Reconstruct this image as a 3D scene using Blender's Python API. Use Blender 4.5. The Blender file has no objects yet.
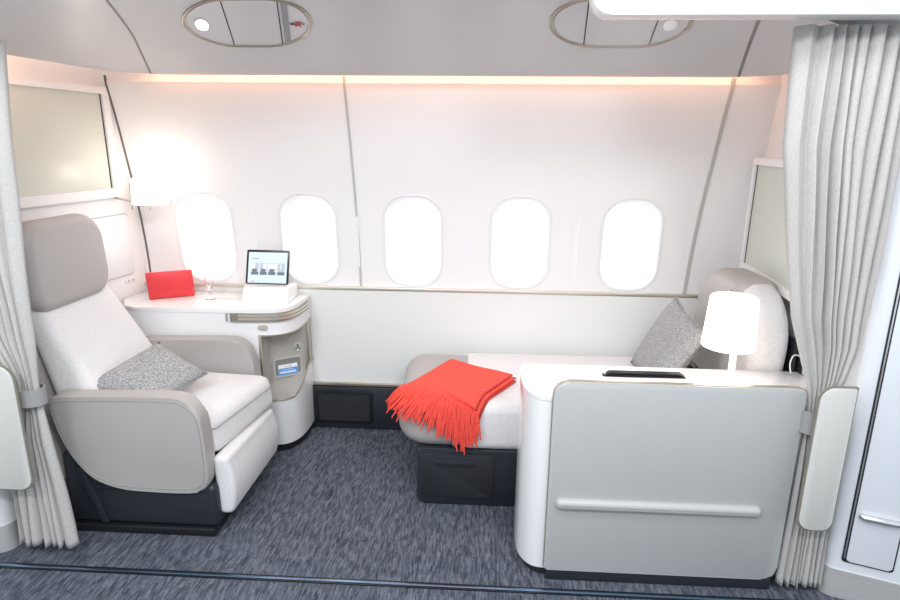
import bpy, bmesh, math, random
from mathutils import Vector, Matrix
random.seed(7)
S = bpy.context.scene
COL = S.collection
PI = math.pi

# ------------------------------------------------------------------ camera
F_PX = 600.0; PITCH = math.radians(14.7); YAW = math.radians(3.0); ROLL = math.radians(0.6)
cd = bpy.data.cameras.new('camera'); cam = bpy.data.objects.new('camera', cd); COL.objects.link(cam)
fw0 = Vector((-math.sin(YAW), math.cos(YAW), 0)); rt = Vector((math.cos(YAW), math.sin(YAW), 0))
fw = fw0 * math.cos(PITCH) + Vector((0, 0, -math.sin(PITCH))); up = rt.cross(fw)
r_ = rt * math.cos(ROLL) + up * math.sin(ROLL); u_ = up * math.cos(ROLL) - rt * math.sin(ROLL)
M4 = Matrix((r_, u_, -fw)).transposed().to_4x4(); M4.translation = Vector((0, 0, 1.60))
cam.matrix_world = M4
cd.sensor_fit = 'HORIZONTAL'; cd.sensor_width = 36.0; cd.lens = 36.0 * F_PX / 900.0
cd.clip_start = 0.05
S.camera = cam

# ------------------------------------------------------------------ world, lights, exposure
S.view_settings.view_transform = 'Standard'; S.view_settings.look = 'None'
S.view_settings.gamma = 1.0; S.view_settings.exposure = 0.32
try: S.view_settings.use_curve_mapping = False
except Exception: pass
W = bpy.data.worlds.new('world'); S.world = W; W.use_nodes = True
W.node_tree.nodes['Background'].inputs[0].default_value = (0.90, 0.95, 1.0, 1)
W.node_tree.nodes['Background'].inputs[1].default_value = 0.80

def area(name, loc, target, sx, sy, power, col=(1, 1, 1)):
    l = bpy.data.lights.new(name, 'AREA'); l.shape = 'RECTANGLE'; l.size = sx; l.size_y = sy
    l.energy = power; l.color = col
    o = bpy.data.objects.new(name, l); COL.objects.link(o); o.location = loc
    o.rotation_euler = (Vector(target) - Vector(loc)).to_track_quat('-Z', 'Y').to_euler()
    return o
area('aisle_light_left', (-1.5, 0.0, 2.55), (-1.2, 3.0, 0.9), .5, 0.3, 15, (0.97, 0.98, 1.0))
area('aisle_light_middle', (-0.35, -0.1, 2.62), (-0.4, 3.0, 0.9), .5, 0.3, 15, (0.97, 0.98, 1.0))
area('aisle_light_right', (0.85, 0.0, 2.58), (0.5, 3.0, 0.9), .4, 0.3, 13, (0.97, 0.98, 1.0))
area('cabin_ceiling_light', (-0.2, 1.0, 2.6), (-0.2, 1.9, 0.0), 2.6, 0.4, 20, (0.97, 0.98, 1.0))

# ------------------------------------------------------------------ materials
def mat(name, col, rough=0.5, metal=0.0, emit=None, estr=0.0, spec=0.5, coat=0.0):
    m = bpy.data.materials.new(name); m.use_nodes = True
    b = m.node_tree.nodes['Principled BSDF']
    b.inputs['Base Color'].default_value = (*col, 1); b.inputs['Roughness'].default_value = rough
    b.inputs['Metallic'].default_value = metal; b.inputs['Specular IOR Level'].default_value = spec
    b.inputs['Coat Weight'].default_value = coat
    if emit: b.inputs['Emission Color'].default_value = (*emit, 1); b.inputs['Emission Strength'].default_value = estr
    return m
def nodes(m): return m.node_tree.nodes, m.node_tree.links, m.node_tree.nodes['Principled BSDF']
def noise_col(m, scale3, c1, c2, lo=0.35, hi=0.65, nscale=1.0, detail=3.0, bump=0.0, dist=0.002):
    N, L, b = nodes(m)
    tc = N.new('ShaderNodeTexCoord'); mp = N.new('ShaderNodeMapping'); mp.inputs['Scale'].default_value = scale3
    nz = N.new('ShaderNodeTexNoise'); nz.inputs['Scale'].default_value = nscale; nz.inputs['Detail'].default_value = detail
    rp = N.new('ShaderNodeValToRGB'); rp.color_ramp.elements[0].position = lo; rp.color_ramp.elements[1].position = hi
    rp.color_ramp.elements[0].color = (*c1, 1); rp.color_ramp.elements[1].color = (*c2, 1)
    L.new(tc.outputs['Object'], mp.inputs[0]); L.new(mp.outputs[0], nz.inputs['Vector'])
    L.new(nz.outputs[0], rp.inputs[0]); L.new(rp.outputs[0], b.inputs['Base Color'])
    if bump:
        bp = N.new('ShaderNodeBump'); bp.inputs['Strength'].default_value = bump; bp.inputs['Distance'].default_value = dist
        L.new(nz.outputs[0], bp.inputs['Height']); L.new(bp.outputs[0], b.inputs['Normal'])
    return m
def weave(m, c1, c2, s=420, bump=0.25):
    """plain woven cloth: two crossed stretched noises"""
    N, L, b = nodes(m)
    tc = N.new('ShaderNodeTexCoord'); out = []
    for sc in ((s, s * 0.12, s * 0.12), (s * 0.12, s * 0.3, s), (s * .12, s, s * .12)):
        mp = N.new('ShaderNodeMapping'); mp.inputs['Scale'].default_value = sc
        nz = N.new('ShaderNodeTexNoise'); nz.inputs['Scale'].default_value = 1; nz.inputs['Detail'].default_value = 2
        L.new(tc.outputs['Object'], mp.inputs[0]); L.new(mp.outputs[0], nz.inputs['Vector']); out.append(nz)
    a = N.new('ShaderNodeMath'); a.operation = 'ADD'; L.new(out[0].outputs[0], a.inputs[0]); L.new(out[1].outputs[0], a.inputs[1])
    a2 = N.new('ShaderNodeMath'); a2.operation = 'ADD'; L.new(a.outputs[0], a2.inputs[0]); L.new(out[2].outputs[0], a2.inputs[1])
    d = N.new('ShaderNodeMath'); d.operation = 'DIVIDE'; d.inputs[1].default_value = 3; L.new(a2.outputs[0], d.inputs[0])
    rp = N.new('ShaderNodeValToRGB'); rp.color_ramp.elements[0].position = .40; rp.color_ramp.elements[1].position = .60
    rp.color_ramp.elements[0].color = (*c1, 1); rp.color_ramp.elements[1].color = (*c2, 1)
    L.new(d.outputs[0], rp.inputs[0]); L.new(rp.outputs[0], b.inputs['Base Color'])
    bp = N.new('ShaderNodeBump'); bp.inputs['Strength'].default_value = bump; bp.inputs['Distance'].default_value = .0015
    L.new(d.outputs[0], bp.inputs['Height']); L.new(bp.outputs[0], b.inputs['Normal'])
    return m

M = {}
M['wall'] = mat('cabin_wall_white', (.86, .86, .865), .40)
M['lower'] = noise_col(mat('lower_wall_vinyl', (.8, .8, .8), .55), (500, 500, 500), (.78, .79, .775), (.80, .81, .795), bump=.04)
M['bin'] = mat('ceiling_panel_satin', (.64, .625, .625), .34)
M['cseam'] = mat('ceiling_joint_grey', (.22, .21, .20), .5)
M['rim'] = mat('dark_champagne_rim', (.40, .36, .31), .3, .85)
M['gloss'] = mat('glossy_white_plastic', (.84, .85, .86), .16, coat=.3)
M['satin'] = mat('satin_white_plastic', (.82, .83, .84), .35)
M['door'] = mat('door_blue_white_laminate', (.74, .78, .83), .22)
M['champ'] = mat('champagne_metal', (.55, .50, .42), .30, .85)
M['trimgrey'] = mat('grey_seam_rubber', (.50, .50, .48), .5)
M['steel'] = noise_col(mat('brushed_steel', (.6, .6, .6), .45, .45), (2, 2, 300), (.62, .62, .61), (.70, .69, .68))
M['silver'] = mat('silver_handle', (.75, .75, .76), .22, .9)
M['dark'] = mat('gap_black', (.01, .01, .012), .6)
M['navy'] = noise_col(mat('dark_navy_plastic', (.02, .025, .04), .42), (200, 200, 200), (.017, .021, .029), (.025, .029, .038), bump=.05)
M['black'] = mat('black_plastic', (.012, .013, .016), .3)
M['mesh'] = noise_col(mat('black_grille_mesh', (.01, .01, .01), .7), (300, 300, 40), (.006, .006, .008), (.03, .032, .036), bump=.3)
M['leather'] = noise_col(mat('taupe_leather', (.4, .38, .37), .45), (180, 180, 180), (.405, .385, .375), (.43, .41, .40), bump=.05)
M['piping'] = mat('taupe_piping', (.30, .29, .28), .5)
M['fabric'] = weave(mat('off_white_woven_fabric', (.7, .7, .7), .9), (.68, .675, .685), (.78, .775, .78), 600, .12)
M['pillow'] = noise_col(mat('grey_melange_wool', (.3, .3, .3), .95), (120, 260, 300), (.17, .175, .185), (.50, .50, .50), .36, .64, bump=.4)
M['curtain'] = weave(mat('light_grey_curtain_cloth', (.5, .5, .5), .92), (.46, .45, .435), (.56, .55, .535), 700, .12)
M['strap'] = mat('grey_leather_strap', (.33, .33, .33), .5)
M['panel'] = noise_col(mat('grey_satin_panel', (.45, .46, .46), .35), (400, 400, 400), (.455, .465, .465), (.475, .485, .485))
M['flap'] = noise_col(mat('ivory_vinyl_flap', (.66, .66, .63), .55), (300, 300, 300), (.62, .62, .59), (.68, .68, .65), bump=.1)
M['flapedge'] = mat('olive_grey_edge', (.22, .21, .17), .5)
M['niche'] = noise_col(mat('greige_niche_lining', (.4, .38, .35), .6), (200, 200, 200), (.40, .38, .35), (.45, .43, .40))
M['coral'] = noise_col(mat('coral_wool', (.9, .07, .05), .95), (250, 250, 250), (.76, .060, .040), (.88, .105, .075), bump=.35)
M['red'] = noise_col(mat('red_leather', (.8, .04, .05), .4), (220, 220, 220), (.72, .035, .045), (.80, .05, .06), bump=.06)
M['screen'] = mat('screen_glass_with_reflection', (.60, .635, .575), .34, coat=.0)  # screens are off; reflected cabin light is put into the base colour
M['shade'] = mat('glowing_lamp_shade', (.9, .88, .85), .7, emit=(1, .93, .86), estr=2.0)
M['pane'] = mat('daylight_window_shade', (.9, .9, .9), .5, emit=(1, .99, .975), estr=1.7)
M['led'] = mat('warm_led_strip', (.9, .8, .7), .5, emit=(1, .50, .28), estr=2.6)
M['spot'] = mat('round_spot_lens', (.9, .9, .9), .2, emit=(1, .98, .95), estr=4.0)
M['lcd'] = mat('lit_tablet_screen', (.1, .1, .1), .2, emit=(.66, .82, .93), estr=.85)
def lcdm(n, c, s=1.0): return mat(n, (.05, .05, .05), .2, emit=c, estr=s)
M['lcd_d'] = lcdm('screen_photo_dark', (.10, .12, .17)); M['lcd_m'] = lcdm('screen_photo_grey', (.42, .47, .55))
M['lcd_l'] = lcdm('screen_photo_light', (.80, .84, .88)); M['lcd_r'] = lcdm('screen_accent_red', (.75, .2, .25))
M['blue'] = mat('blue_card_print', (.10, .33, .78), .4); M['white'] = mat('white_print', (.88, .88, .88), .5)
M['black_ink'] = mat('black_ink', (.02, .02, .02), .5); M['red_ink'] = mat('red_ink', (.7, .02, .02), .5)
M['greyink'] = mat('grey_print', (.3, .3, .31), .5)
M['cable'] = mat('white_cable', (.85, .85, .85), .4)
M['gold'] = mat('gold_contact', (.8, .5, .12), .3, .9)
g = mat('clear_glass', (1, 1, 1), .02); g.node_tree.nodes['Principled BSDF'].inputs['Transmission Weight'].default_value = 1
g.node_tree.nodes['Principled BSDF'].inputs['IOR'].default_value = 1.35; M['glass'] = g

# carpet: short staggered streaks running along the depth of the cabin
cp = mat('blue_grey_streaked_carpet', (.1, .12, .15), .95, spec=.15); N, L, b = nodes(cp); M['carpet'] = cp
tc = N.new('ShaderNodeTexCoord')
def nz_(sc, detail=2):
    mp = N.new('ShaderNodeMapping'); mp.inputs['Scale'].default_value = sc
    n = N.new('ShaderNodeTexNoise'); n.inputs['Scale'].default_value = 1; n.inputs['Detail'].default_value = detail
    L.new(tc.outputs['Object'], mp.inputs[0]); L.new(mp.outputs[0], n.inputs['Vector']); return n
n3 = nz_((2.2, 2.2, 1), 2); n4 = nz_((900, 500, 1), 1); n5 = nz_((30, 30, 1), 2)
def mth(op, a, b_, v=None):
    m_ = N.new('ShaderNodeMath'); m_.operation = op; L.new(a, m_.inputs[0])
    if v is None: L.new(b_, m_.inputs[1])
    else: m_.inputs[1].default_value = v
    return m_.outputs[0]
sx_ = N.new('ShaderNodeSeparateXYZ'); L.new(tc.outputs['Object'], sx_.inputs[0])
def bars(wx, ly):
    """staggered woven ribs: every rib column has its own phase, every stitch its own shade"""
    ux = mth('FLOOR', mth('MULTIPLY', sx_.outputs[0], None, wx), None, 0)
    w1 = N.new('ShaderNodeTexWhiteNoise'); w1.noise_dimensions = '1D'; L.new(ux, w1.inputs['W'])
    vy = mth('FLOOR', mth('ADD', mth('MULTIPLY', sx_.outputs[1], None, ly), mth('MULTIPLY', w1.outputs[0], None, 9.0)), None, 0)
    cb = N.new('ShaderNodeCombineXYZ'); L.new(ux, cb.inputs[0]); L.new(vy, cb.inputs[1])
    w2 = N.new('ShaderNodeTexWhiteNoise'); w2.noise_dimensions = '2D'; L.new(cb.outputs[0], w2.inputs['Vector']); return w2.outputs[0]
h = mth('ADD', mth('MULTIPLY', bars(225, 30), None, .30), mth('MULTIPLY', bars(112, 25), None, .20))
h = mth('ADD', h, mth('MULTIPLY', n4.outputs[0], None, .30)); h = mth('ADD', h, mth('MULTIPLY', n5.outputs[0], None, .18))
rp = N.new('ShaderNodeValToRGB'); e = rp.color_ramp.elements
e[0].position = .28; e[0].color = (.045, .055, .080, 1); e[1].position = .72; e[1].color = (.200, .220, .262, 1)
e2 = rp.color_ramp.elements.new(.5); e2.color = (.115, .130, .165, 1)
L.new(h, rp.inputs[0])
mx = N.new('ShaderNodeMix'); mx.data_type = 'RGBA'; mx.blend_type = 'MULTIPLY'; mx.inputs[0].default_value = .35
L.new(rp.outputs[0], mx.inputs[6]); L.new(n3.outputs[0], mx.inputs[7]); L.new(mx.outputs[2], b.inputs['Base Color'])
bp = N.new('ShaderNodeBump'); bp.inputs['Strength'].default_value = .35; bp.inputs['Distance'].default_value = .002
L.new(h, bp.inputs['Height']); L.new(bp.outputs[0], b.inputs['Normal'])

# ------------------------------------------------------------------ mesh helpers
def link(name, bm, m, parent=None, smooth=True, angle=40):
    bmesh.ops.recalc_face_normals(bm, faces=bm.faces[:])
    me = bpy.data.meshes.new(name); bm.to_mesh(me); bm.free()
    ms = m if isinstance(m, (list, tuple)) else [m]
    for x in ms: me.materials.append(x)
    if smooth:
        me.polygons.foreach_set('use_smooth', [True] * len(me.polygons))
        try: me.set_sharp_from_angle(angle=math.radians(angle))
        except Exception: pass
    o = bpy.data.objects.new(name, me); COL.objects.link(o)
    if parent: o.parent = parent; o.matrix_parent_inverse = Matrix.Translation(-parent.location)
    return o
def tag(o, label, cat, group=None, kind=None):
    o['label'] = label; o['category'] = cat
    if group: o['group'] = group
    if kind: o['kind'] = kind
    return o
def struct(name, bm, m, parent=None, **k):
    o = link(name, bm, m, parent, **k)
    if not parent: o['kind'] = 'structure'
    return o
def thing(name, label, cat, loc, group=None):
    o = bpy.data.objects.new(name, None); COL.objects.link(o); o.location = loc; o.empty_display_size = .05
    return tag(o, label, cat, group)
def NB(): return bmesh.new()
def hexa(bm, c, r=0.0, seg=4):
    """c: 8 corners, bottom ring 0-3 then top ring 4-7"""
    n0 = len(bm.verts)
    t = bmesh.new(); v = [t.verts.new(p) for p in c]
    for f in ((3, 2, 1, 0), (4, 5, 6, 7), (0, 1, 5, 4), (1, 2, 6, 5), (2, 3, 7, 6), (3, 0, 4, 7)): t.faces.new([v[i] for i in f])
    if r: bmesh.ops.bevel(t, geom=t.edges[:], offset=r, segments=seg, profile=.5, affect='EDGES', clamp_overlap=True)
    merge(bm, t); return bm
def merge(bm, t):
    t.verts.ensure_lookup_table(); t.faces.ensure_lookup_table()
    mp = {v: bm.verts.new(v.co) for v in t.verts}
    for f in t.faces:
        try:
            nf = bm.faces.new([mp[v] for v in f.verts]); nf.material_index = f.material_index
        except Exception: pass
    t.free()
def box(bm, x0, x1, y0, y1, z0, z1, r=0.0, seg=3):
    return hexa(bm, [(x0, y0, z0), (x1, y0, z0), (x1, y1, z0), (x0, y1, z0), (x0, y0, z1), (x1, y0, z1), (x1, y1, z1), (x0, y1, z1)], r, seg)
def prism(bm, pts, fa, fb, r=0.0, seg=3, cap_only=True):
    """pts: list of 2D points; fa(p)->3D at one end, fb(p)->3D at the other; r bevels the cap rims"""
    t = bmesh.new(); a = [t.verts.new(fa(p)) for p in pts]; b = [t.verts.new(fb(p)) for p in pts]; n = len(pts)
    f1 = t.faces.new(a[::-1]); f2 = t.faces.new(b)
    for i in range(n): t.faces.new((a[i], a[(i + 1) % n], b[(i + 1) % n], b[i]))
    if r:
        ed = list({e for f in (f1, f2) for e in f.edges})
        bmesh.ops.bevel(t, geom=ed, offset=r, segments=seg, profile=.5, affect='EDGES', clamp_overlap=True)
    merge(bm, t); return bm
def pXY(bm, pts, z0, z1, r=0.0, seg=3):
    za = z0 if callable(z0) else (lambda x, y: z0); zb = z1 if callable(z1) else (lambda x, y: z1)
    return prism(bm, pts, lambda p: (p[0], p[1], za(*p)), lambda p: (p[0], p[1], zb(*p)), r, seg)
def pXZ(bm, pts, y0, y1, r=0.0, seg=3):
    return prism(bm, pts, lambda p: (p[0], y0, p[1]), lambda p: (p[0], y1, p[1]), r, seg)
def pYZ(bm, pts, x0, x1, r=0.0, seg=3):
    return prism(bm, pts, lambda p: (x0, p[0], p[1]), lambda p: (x1, p[0], p[1]), r, seg)
def rrect(x0, x1, z0, z1, r, n=8, rs=None):
    rs = rs or (r, r, r, r)   # order: bl, br, tr, tl
    out = []
    for (cx, cz, a0, rr) in ((x0 + rs[0], z0 + rs[0], PI, rs[0]), (x1 - rs[1], z0 + rs[1], 1.5 * PI, rs[1]), (x1 - rs[2], z1 - rs[2], 0, rs[2]), (x0 + rs[3], z1 - rs[3], .5 * PI, rs[3])):
        if rr < 1e-5: out.append((cx, cz)); continue
        for i in range(n + 1):
            a = a0 + .5 * PI * i / n; out.append((cx + rr * math.cos(a), cz + rr * math.sin(a)))
    return out
def smooth_loop(pts, n=6, closed=True):
    P = [Vector(p) for p in pts]; out = []; m = len(P)
    for i in range(m if closed else m - 1):
        if closed: p0, p1, p2, p3 = P[(i - 1) % m], P[i], P[(i + 1) % m], P[(i + 2) % m]
        else: p0, p1, p2, p3 = P[max(i - 1, 0)], P[i], P[i + 1], P[min(i + 2, m - 1)]
        for k in range(n):
            t = k / n
            out.append(.5 * ((2 * p1) + (p2 - p0) * t + (2 * p0 - 5 * p1 + 4 * p2 - p3) * t * t + (3 * p1 - p0 - 3 * p2 + p3) * t ** 3))
    if not closed: out.append(P[-1])
    return out
def tube(bm, pts, r, n=8, closed=False, taper=None):
    P = [Vector(p) for p in pts]; m = len(P); rings = []; nrm = None
    for i in range(m):
        if closed: d = P[(i + 1) % m] - P[(i - 1) % m]
        else: d = P[min(i + 1, m - 1)] - P[max(i - 1, 0)]
        if d.length < 1e-9: d = Vector((0, 0, 1))
        d.normalize()
        if nrm is None: nrm = d.orthogonal().normalized()
        nrm = (nrm - d * nrm.dot(d)).normalized(); bn = d.cross(nrm)
        rr = r if taper is None else r * (1 + (taper - 1) * i / (m - 1))
        rings.append([bm.verts.new(P[i] + rr * (math.cos(2 * PI * k / n) * nrm + math.sin(2 * PI * k / n) * bn)) for k in range(n)])
    for i in range(m if closed else m - 1):
        A, B = rings[i], rings[(i + 1) % m]
        for k in range(n): bm.faces.new((A[k], A[(k + 1) % n], B[(k + 1) % n], B[k]))
    if not closed: bm.faces.new(rings[0][::-1]); bm.faces.new(rings[-1])
    return bm
def lathe(bm, prof, c, n=40, cap=True):
    rings = []
    for (r, z) in prof: rings.append([bm.verts.new((c[0] + r * math.cos(2 * PI * k / n), c[1] + r * math.sin(2 * PI * k / n), c[2] + z)) for k in range(n)])
    for A, B in zip(rings, rings[1:]):
        for k in range(n): bm.faces.new((A[k], A[(k + 1) % n], B[(k + 1) % n], B[k]))
    if cap: bm.faces.new(rings[0][::-1]); bm.faces.new(rings[-1])
    return bm
def grid(bm, nu, nv, f, mi=0):
    V = [[bm.verts.new(f(i / nu, j / nv)) for j in range(nv + 1)] for i in range(nu + 1)]
    for i in range(nu):
        for j in range(nv):
            q = bm.faces.new((V[i][j], V[i + 1][j], V[i + 1][j + 1], V[i][j + 1])); q.material_index = mi
    return V
def band(bm, path, z0, z1, off0, off1, n=0):
    """strip following an XY path, between two outward offsets"""
    P = [Vector((p[0], p[1])) for p in path]; m = len(P); A = []; B = []
    for i in range(m):
        d = (P[min(i + 1, m - 1)] - P[max(i - 1, 0)]).normalized(); nn = Vector((d.y, -d.x))
        A.append(P[i] + nn * off0); B.append(P[i] + nn * off1)
    t = bmesh.new(); R = []
    for i in range(m):
        R.append([t.verts.new((A[i].x, A[i].y, z0)), t.verts.new((B[i].x, B[i].y, z0)), t.verts.new((B[i].x, B[i].y, z1)), t.verts.new((A[i].x, A[i].y, z1))])
    for i in range(m - 1):
        for k in range(4): t.faces.new((R[i][k], R[i][(k + 1) % 4], R[i + 1][(k + 1) % 4], R[i + 1][k]))
    t.faces.new(R[0][::-1]); t.faces.new(R[-1]); merge(bm, t); return bm
def rslab(bm, pts, w0, w1, r, f3, n=7):
    """rounded slab: 2D outline (any winding) swept from w0 to w1 with quarter-round rims of radius r; f3(a,b,w)->3D"""
    P = [Vector((p[0], p[1])) for p in pts]; m = len(P)
    ar = sum(P[i].x * P[(i + 1) % m].y - P[(i + 1) % m].x * P[i].y for i in range(m)); sg = 1 if ar > 0 else -1
    N_ = []
    for i in range(m):
        d = (P[(i + 1) % m] - P[i - 1]).normalized(); N_.append(Vector((-d.y, d.x)) * sg)
    loops = []
    for k in range(n + 1):
        a = .5 * PI * k / n; loops.append((r * (1 - math.sin(a)), w0 + r * (1 - math.cos(a))))
    for k in range(n + 1):
        a = .5 * PI * (1 - k / n); loops.append((r * (1 - math.sin(a)), w1 - r * (1 - math.cos(a))))
    R_ = [[bm.verts.new(f3(P[i].x + N_[i].x * ins, P[i].y + N_[i].y * ins, w)) for i in range(m)] for ins, w in loops]
    for A_, B_ in zip(R_, R_[1:]):
        for i in range(m): bm.faces.new((A_[i], A_[(i + 1) % m], B_[(i + 1) % m], B_[i]))
    bm.faces.new(R_[0][::-1]); bm.faces.new(R_[-1]); return bm
def interp(tab, x):
    if x <= tab[0][0]: return tab[0][1]
    for (a, va), (b, vb) in zip(tab, tab[1:]):
        if x <= b: t = (x - a) / (b - a); return va + (vb - va) * t
    return tab[-1][1]

# ------------------------------------------------------------------ floor
bm = NB(); box(bm, -3.2, 3.2, -1.6, 3.35, -.05, 0)
struct('floor', bm, M['carpet'], smooth=False)
bm = NB(); box(bm, -2.6, 2.6, 1.872, 1.876, .0005, .005); box(bm, -2.6, 2.6, 1.896, 1.900, .0005, .005); box(bm, -2.6, 2.6, 1.876, 1.896, .0005, .003)
t1 = struct('trim_1', bm, M['black'], smooth=False)
bm = NB(); box(bm, -2.6, 2.6, 1.879, 1.893, .003, .006, .002, 2)
rail_m = mat('blue_anodised_rail', (.20, .30, .44), .18, .9); link('rail_insert', bm, rail_m, t1)

# ------------------------------------------------------------------ window side wall
PROF = [(.82, 3.168), (.95, 3.168), (1.1, 3.158), (1.3, 3.132), (1.5, 3.092), (1.7, 3.048), (1.87, 3.0)]
PS = smooth_loop([(z, y) for z, y in PROF], 6, False)
PT = [(p[0], p[1]) for p in PS]
def fY(z): return interp(PT, z)
WX = [-1.49, -.925, -.365, .20, .775]; WZ = 1.09; WW = .135; WH = .222
def capsule(w, h, r, n=48):
    pts = rrect(-w, w, -h, h, r, n // 4)
    return pts
bm = NB()
XL, XR = -1.90, 1.42
def wallgrid(x0, x1, z0, z1, nx, nz): grid(bm, nx, nz, lambda u, v: (x0 + (x1 - x0) * u, fY(z0 + (z1 - z0) * v), z0 + (z1 - z0) * v))
Z0, Z1 = .83, 1.36; HB = .27
wallgrid(XL, XR, Z1, 1.872, 8, 20)
wallgrid(XL, WX[0] - HB, Z0, Z1, 2, 18)
for a, b2 in zip(WX, WX[1:]): wallgrid(a + HB, b2 - HB, Z0, Z1, 1, 18)
wallgrid(WX[-1] + HB, XR, Z0, Z1, 4, 18)
hole = capsule(WW + .022, WH + .022, .125)
for cx in WX:
    K = 6; rings = []
    for k in range(K + 1):
        t = k / K; ring = []
        for (px, pz) in hole:
            s = min(HB / abs(px) if abs(px) > 1e-6 else 9, ((Z1 - WZ) if pz > 0 else (WZ - Z0)) / abs(pz) if abs(pz) > 1e-6 else 9)
            ox, oz = px * s, pz * s
            x = px + (ox - px) * t; z = WZ + pz + (oz - pz) * t
            ring.append(bm.verts.new((cx + x, fY(z), z)))
        rings.append(ring)
    n = len(hole)
    for A, B in zip(rings, rings[1:]):
        for i in range(n): bm.faces.new((A[i], A[(i + 1) % n], B[(i + 1) % n], B[i]))
    # square off the four corners left between the last ring and the cell rectangle
    last = rings[-1]
    for i in range(n):
        a, b3 = last[i], last[(i + 1) % n]
        on = lambda v: (abs(abs(v.co.x - cx) - HB) < 1e-5, abs(v.co.z - Z1) < 1e-5 or abs(v.co.z - Z0) < 1e-5)
        (ax, az), (bx_, bz) = on(a), on(b3)
        if not ((ax and bx_) or (az and bz)):
            x = cx + (HB if a.co.x > cx else -HB); z = Z1 if a.co.z > WZ else Z0
            bm.faces.new((a, b3, bm.verts.new((x, fY(z), z))))
struct('wall_window_side', bm, M['wall'], angle=60)
# windows: moulded reveal + inner ring + glowing shade
for i, cx in enumerate(WX):
    bm = NB(); n = None
    steps = [(WW + .028, WH + .028, .13, -.003), (WW + .018, WH + .018, .122, -.007), (WW + .008, WH + .008, .114, .004), (WW - .004, WH - .004, .105, .045), (WW - .014, WH - .014, .098, .048)]
    rings = []
    for (w, hh, r, dy) in steps:
        rings.append([bm.verts.new((cx + px, fY(WZ + pz) + dy, WZ + pz)) for px, pz in capsule(w, hh, r)])
    n = len(rings[0])
    for A, B in zip(rings, rings[1:]):
        for k in range(n): bm.faces.new((A[k], A[(k + 1) % n], B[(k + 1) % n], B[k]))
    wo = struct('window_%d' % (i + 1), bm, M['satin'], angle=70)
    bm = NB(); pr = capsule(WW - .006, WH - .006, .103)
    prism(bm, pr, lambda p: (cx + p[0], fY(WZ + p[1]) + .062, WZ + p[1]), lambda p: (cx + p[0], fY(WZ + p[1]) + .046, WZ + p[1]))
    link('window_pane', bm, M['pane'], wo)
# lower wall, ledge, cove back
bm = NB(); box(bm, -1.95, 1.5, 3.15, 3.22, 0, .815); struct('wall_window_side_lower', bm, M['lower'], smooth=False)
bm = NB(); box(bm, -1.93, 1.36, 3.142, 3.19, .818, .834, .003, 2); struct('trim_2', bm, mat('pale_ledge_metal', (.68, .64, .57), .35, .6))
bm = NB(); grid(bm, 4, 6, lambda u, v: (-2.1 + 3.7 * u, 3.0 + .06 * v ** .5, 1.868 + .26 * v)); 
grid(bm, 4, 1, lambda u, v: (-2.1 + 3.7 * u, 3.0 + .004 * v, 1.872 - .012 * v)); struct('wall_cove', bm, M['wall'])
bm = NB(); box(bm, -1.0, .2, 3.12, 3.149, 0.004, .255, .004, 2); bb = struct('baseboard_window_side', bm, M['navy'])
bm = NB(); pXZ(bm, rrect(-.925, -.595, .035, .235, .02), 3.114, 3.122, .003); link('grille_frame', bm, M['black'], bb)
bm = NB(); pXZ(bm, rrect(-.905, -.615, .055, .215, .012), 3.110, 3.116)
link('grille', bm, M['mesh'], bb)
bm = NB(); box(bm, -.95, .3, 3.132, 3.15, .258, .276, .003, 2); struct('trim_3', bm, M['champ'])
# panel seams on the side wall
def seam(name, xt, xb, w, m):
    bm = NB(); K = 24
    V = []
    for k in range(K + 1):
        z = .836 + (1.90 - .836) * k / K; x = xb + (xt - xb) * k / K; y = fY(min(z, 1.87))
        V.append([bm.verts.new((x + sx * w / 2, y - dy, z)) for sx, dy in ((-1, -.002), (-.8, .004), (.8, .004), (1, -.002))])
    for A, B in zip(V, V[1:]):
        for j in range(3): bm.faces.new((A[j], A[j + 1], B[j + 1], B[j]))
    return struct(name, bm, m)
seam('trim_4', -.675, -.655, .014, M['trimgrey']); seam('trim_5', 1.145, 1.085, .022, M['trimgrey'])
seam('trim_6', -1.850, -1.833, .010, mat('dark_seam', (.14, .13, .12), .6))

# ------------------------------------------------------------------ left bulkhead (faces the cabin, slightly toed in)
def BL(y, off=0.0): return -1.85 + .14 * (y - 3.15) + off
bm = NB()
pXY(bm, [(BL(3.2) - .01, 3.2), (BL(1.4) - .01, 1.4), (BL(1.4) - .09, 1.4), (BL(3.2) - .09, 3.2)], 0, 2.16)
struct('wall_left', bm, M['wall'], smooth=False)
def on_left(pts, o0, o1, bm, r=0.0):   # outline (y,z) on the bulkhead plane
    return prism(bm, pts, lambda p: (BL(p[0]) - .01 + o0, p[0], p[1]), lambda p: (BL(p[0]) - .01 + o1, p[0], p[1]), r, 2)
# cabinet door in the bulkhead
cab = thing('wall_cabinet_door', 'small white cabinet door set in the left bulkhead beside the taupe headrest', 'cabinet door', (BL(2.95), 2.95, .9))
bm = NB(); on_left(rrect(2.66, 3.08, .90, 1.225, .03), .0005, .003, bm); link('gap', bm, M['trimgrey'], cab)
bm = NB(); on_left(rrect(2.665, 3.075, .905, 1.22, .028), .0025, .008, bm, .002); link('door_leaf', bm, M['satin'], cab)
sw = thing('switch_plate', 'tiny white switch plate on left bulkhead just below the cabinet door', 'switch', (BL(3.03), 3.03, .87))
bm = NB(); on_left(rrect(3.0, 3.07, .855, .885, .012), .0005, .005, bm, .001); link('plate', bm, M['gloss'], sw)
for yy in (3.02, 3.05):
    bm = NB(); on_left(rrect(yy - .006, yy + .006, .864, .877, .004), .005, .008, bm); link('button', bm, M['trimgrey'], sw)
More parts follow.
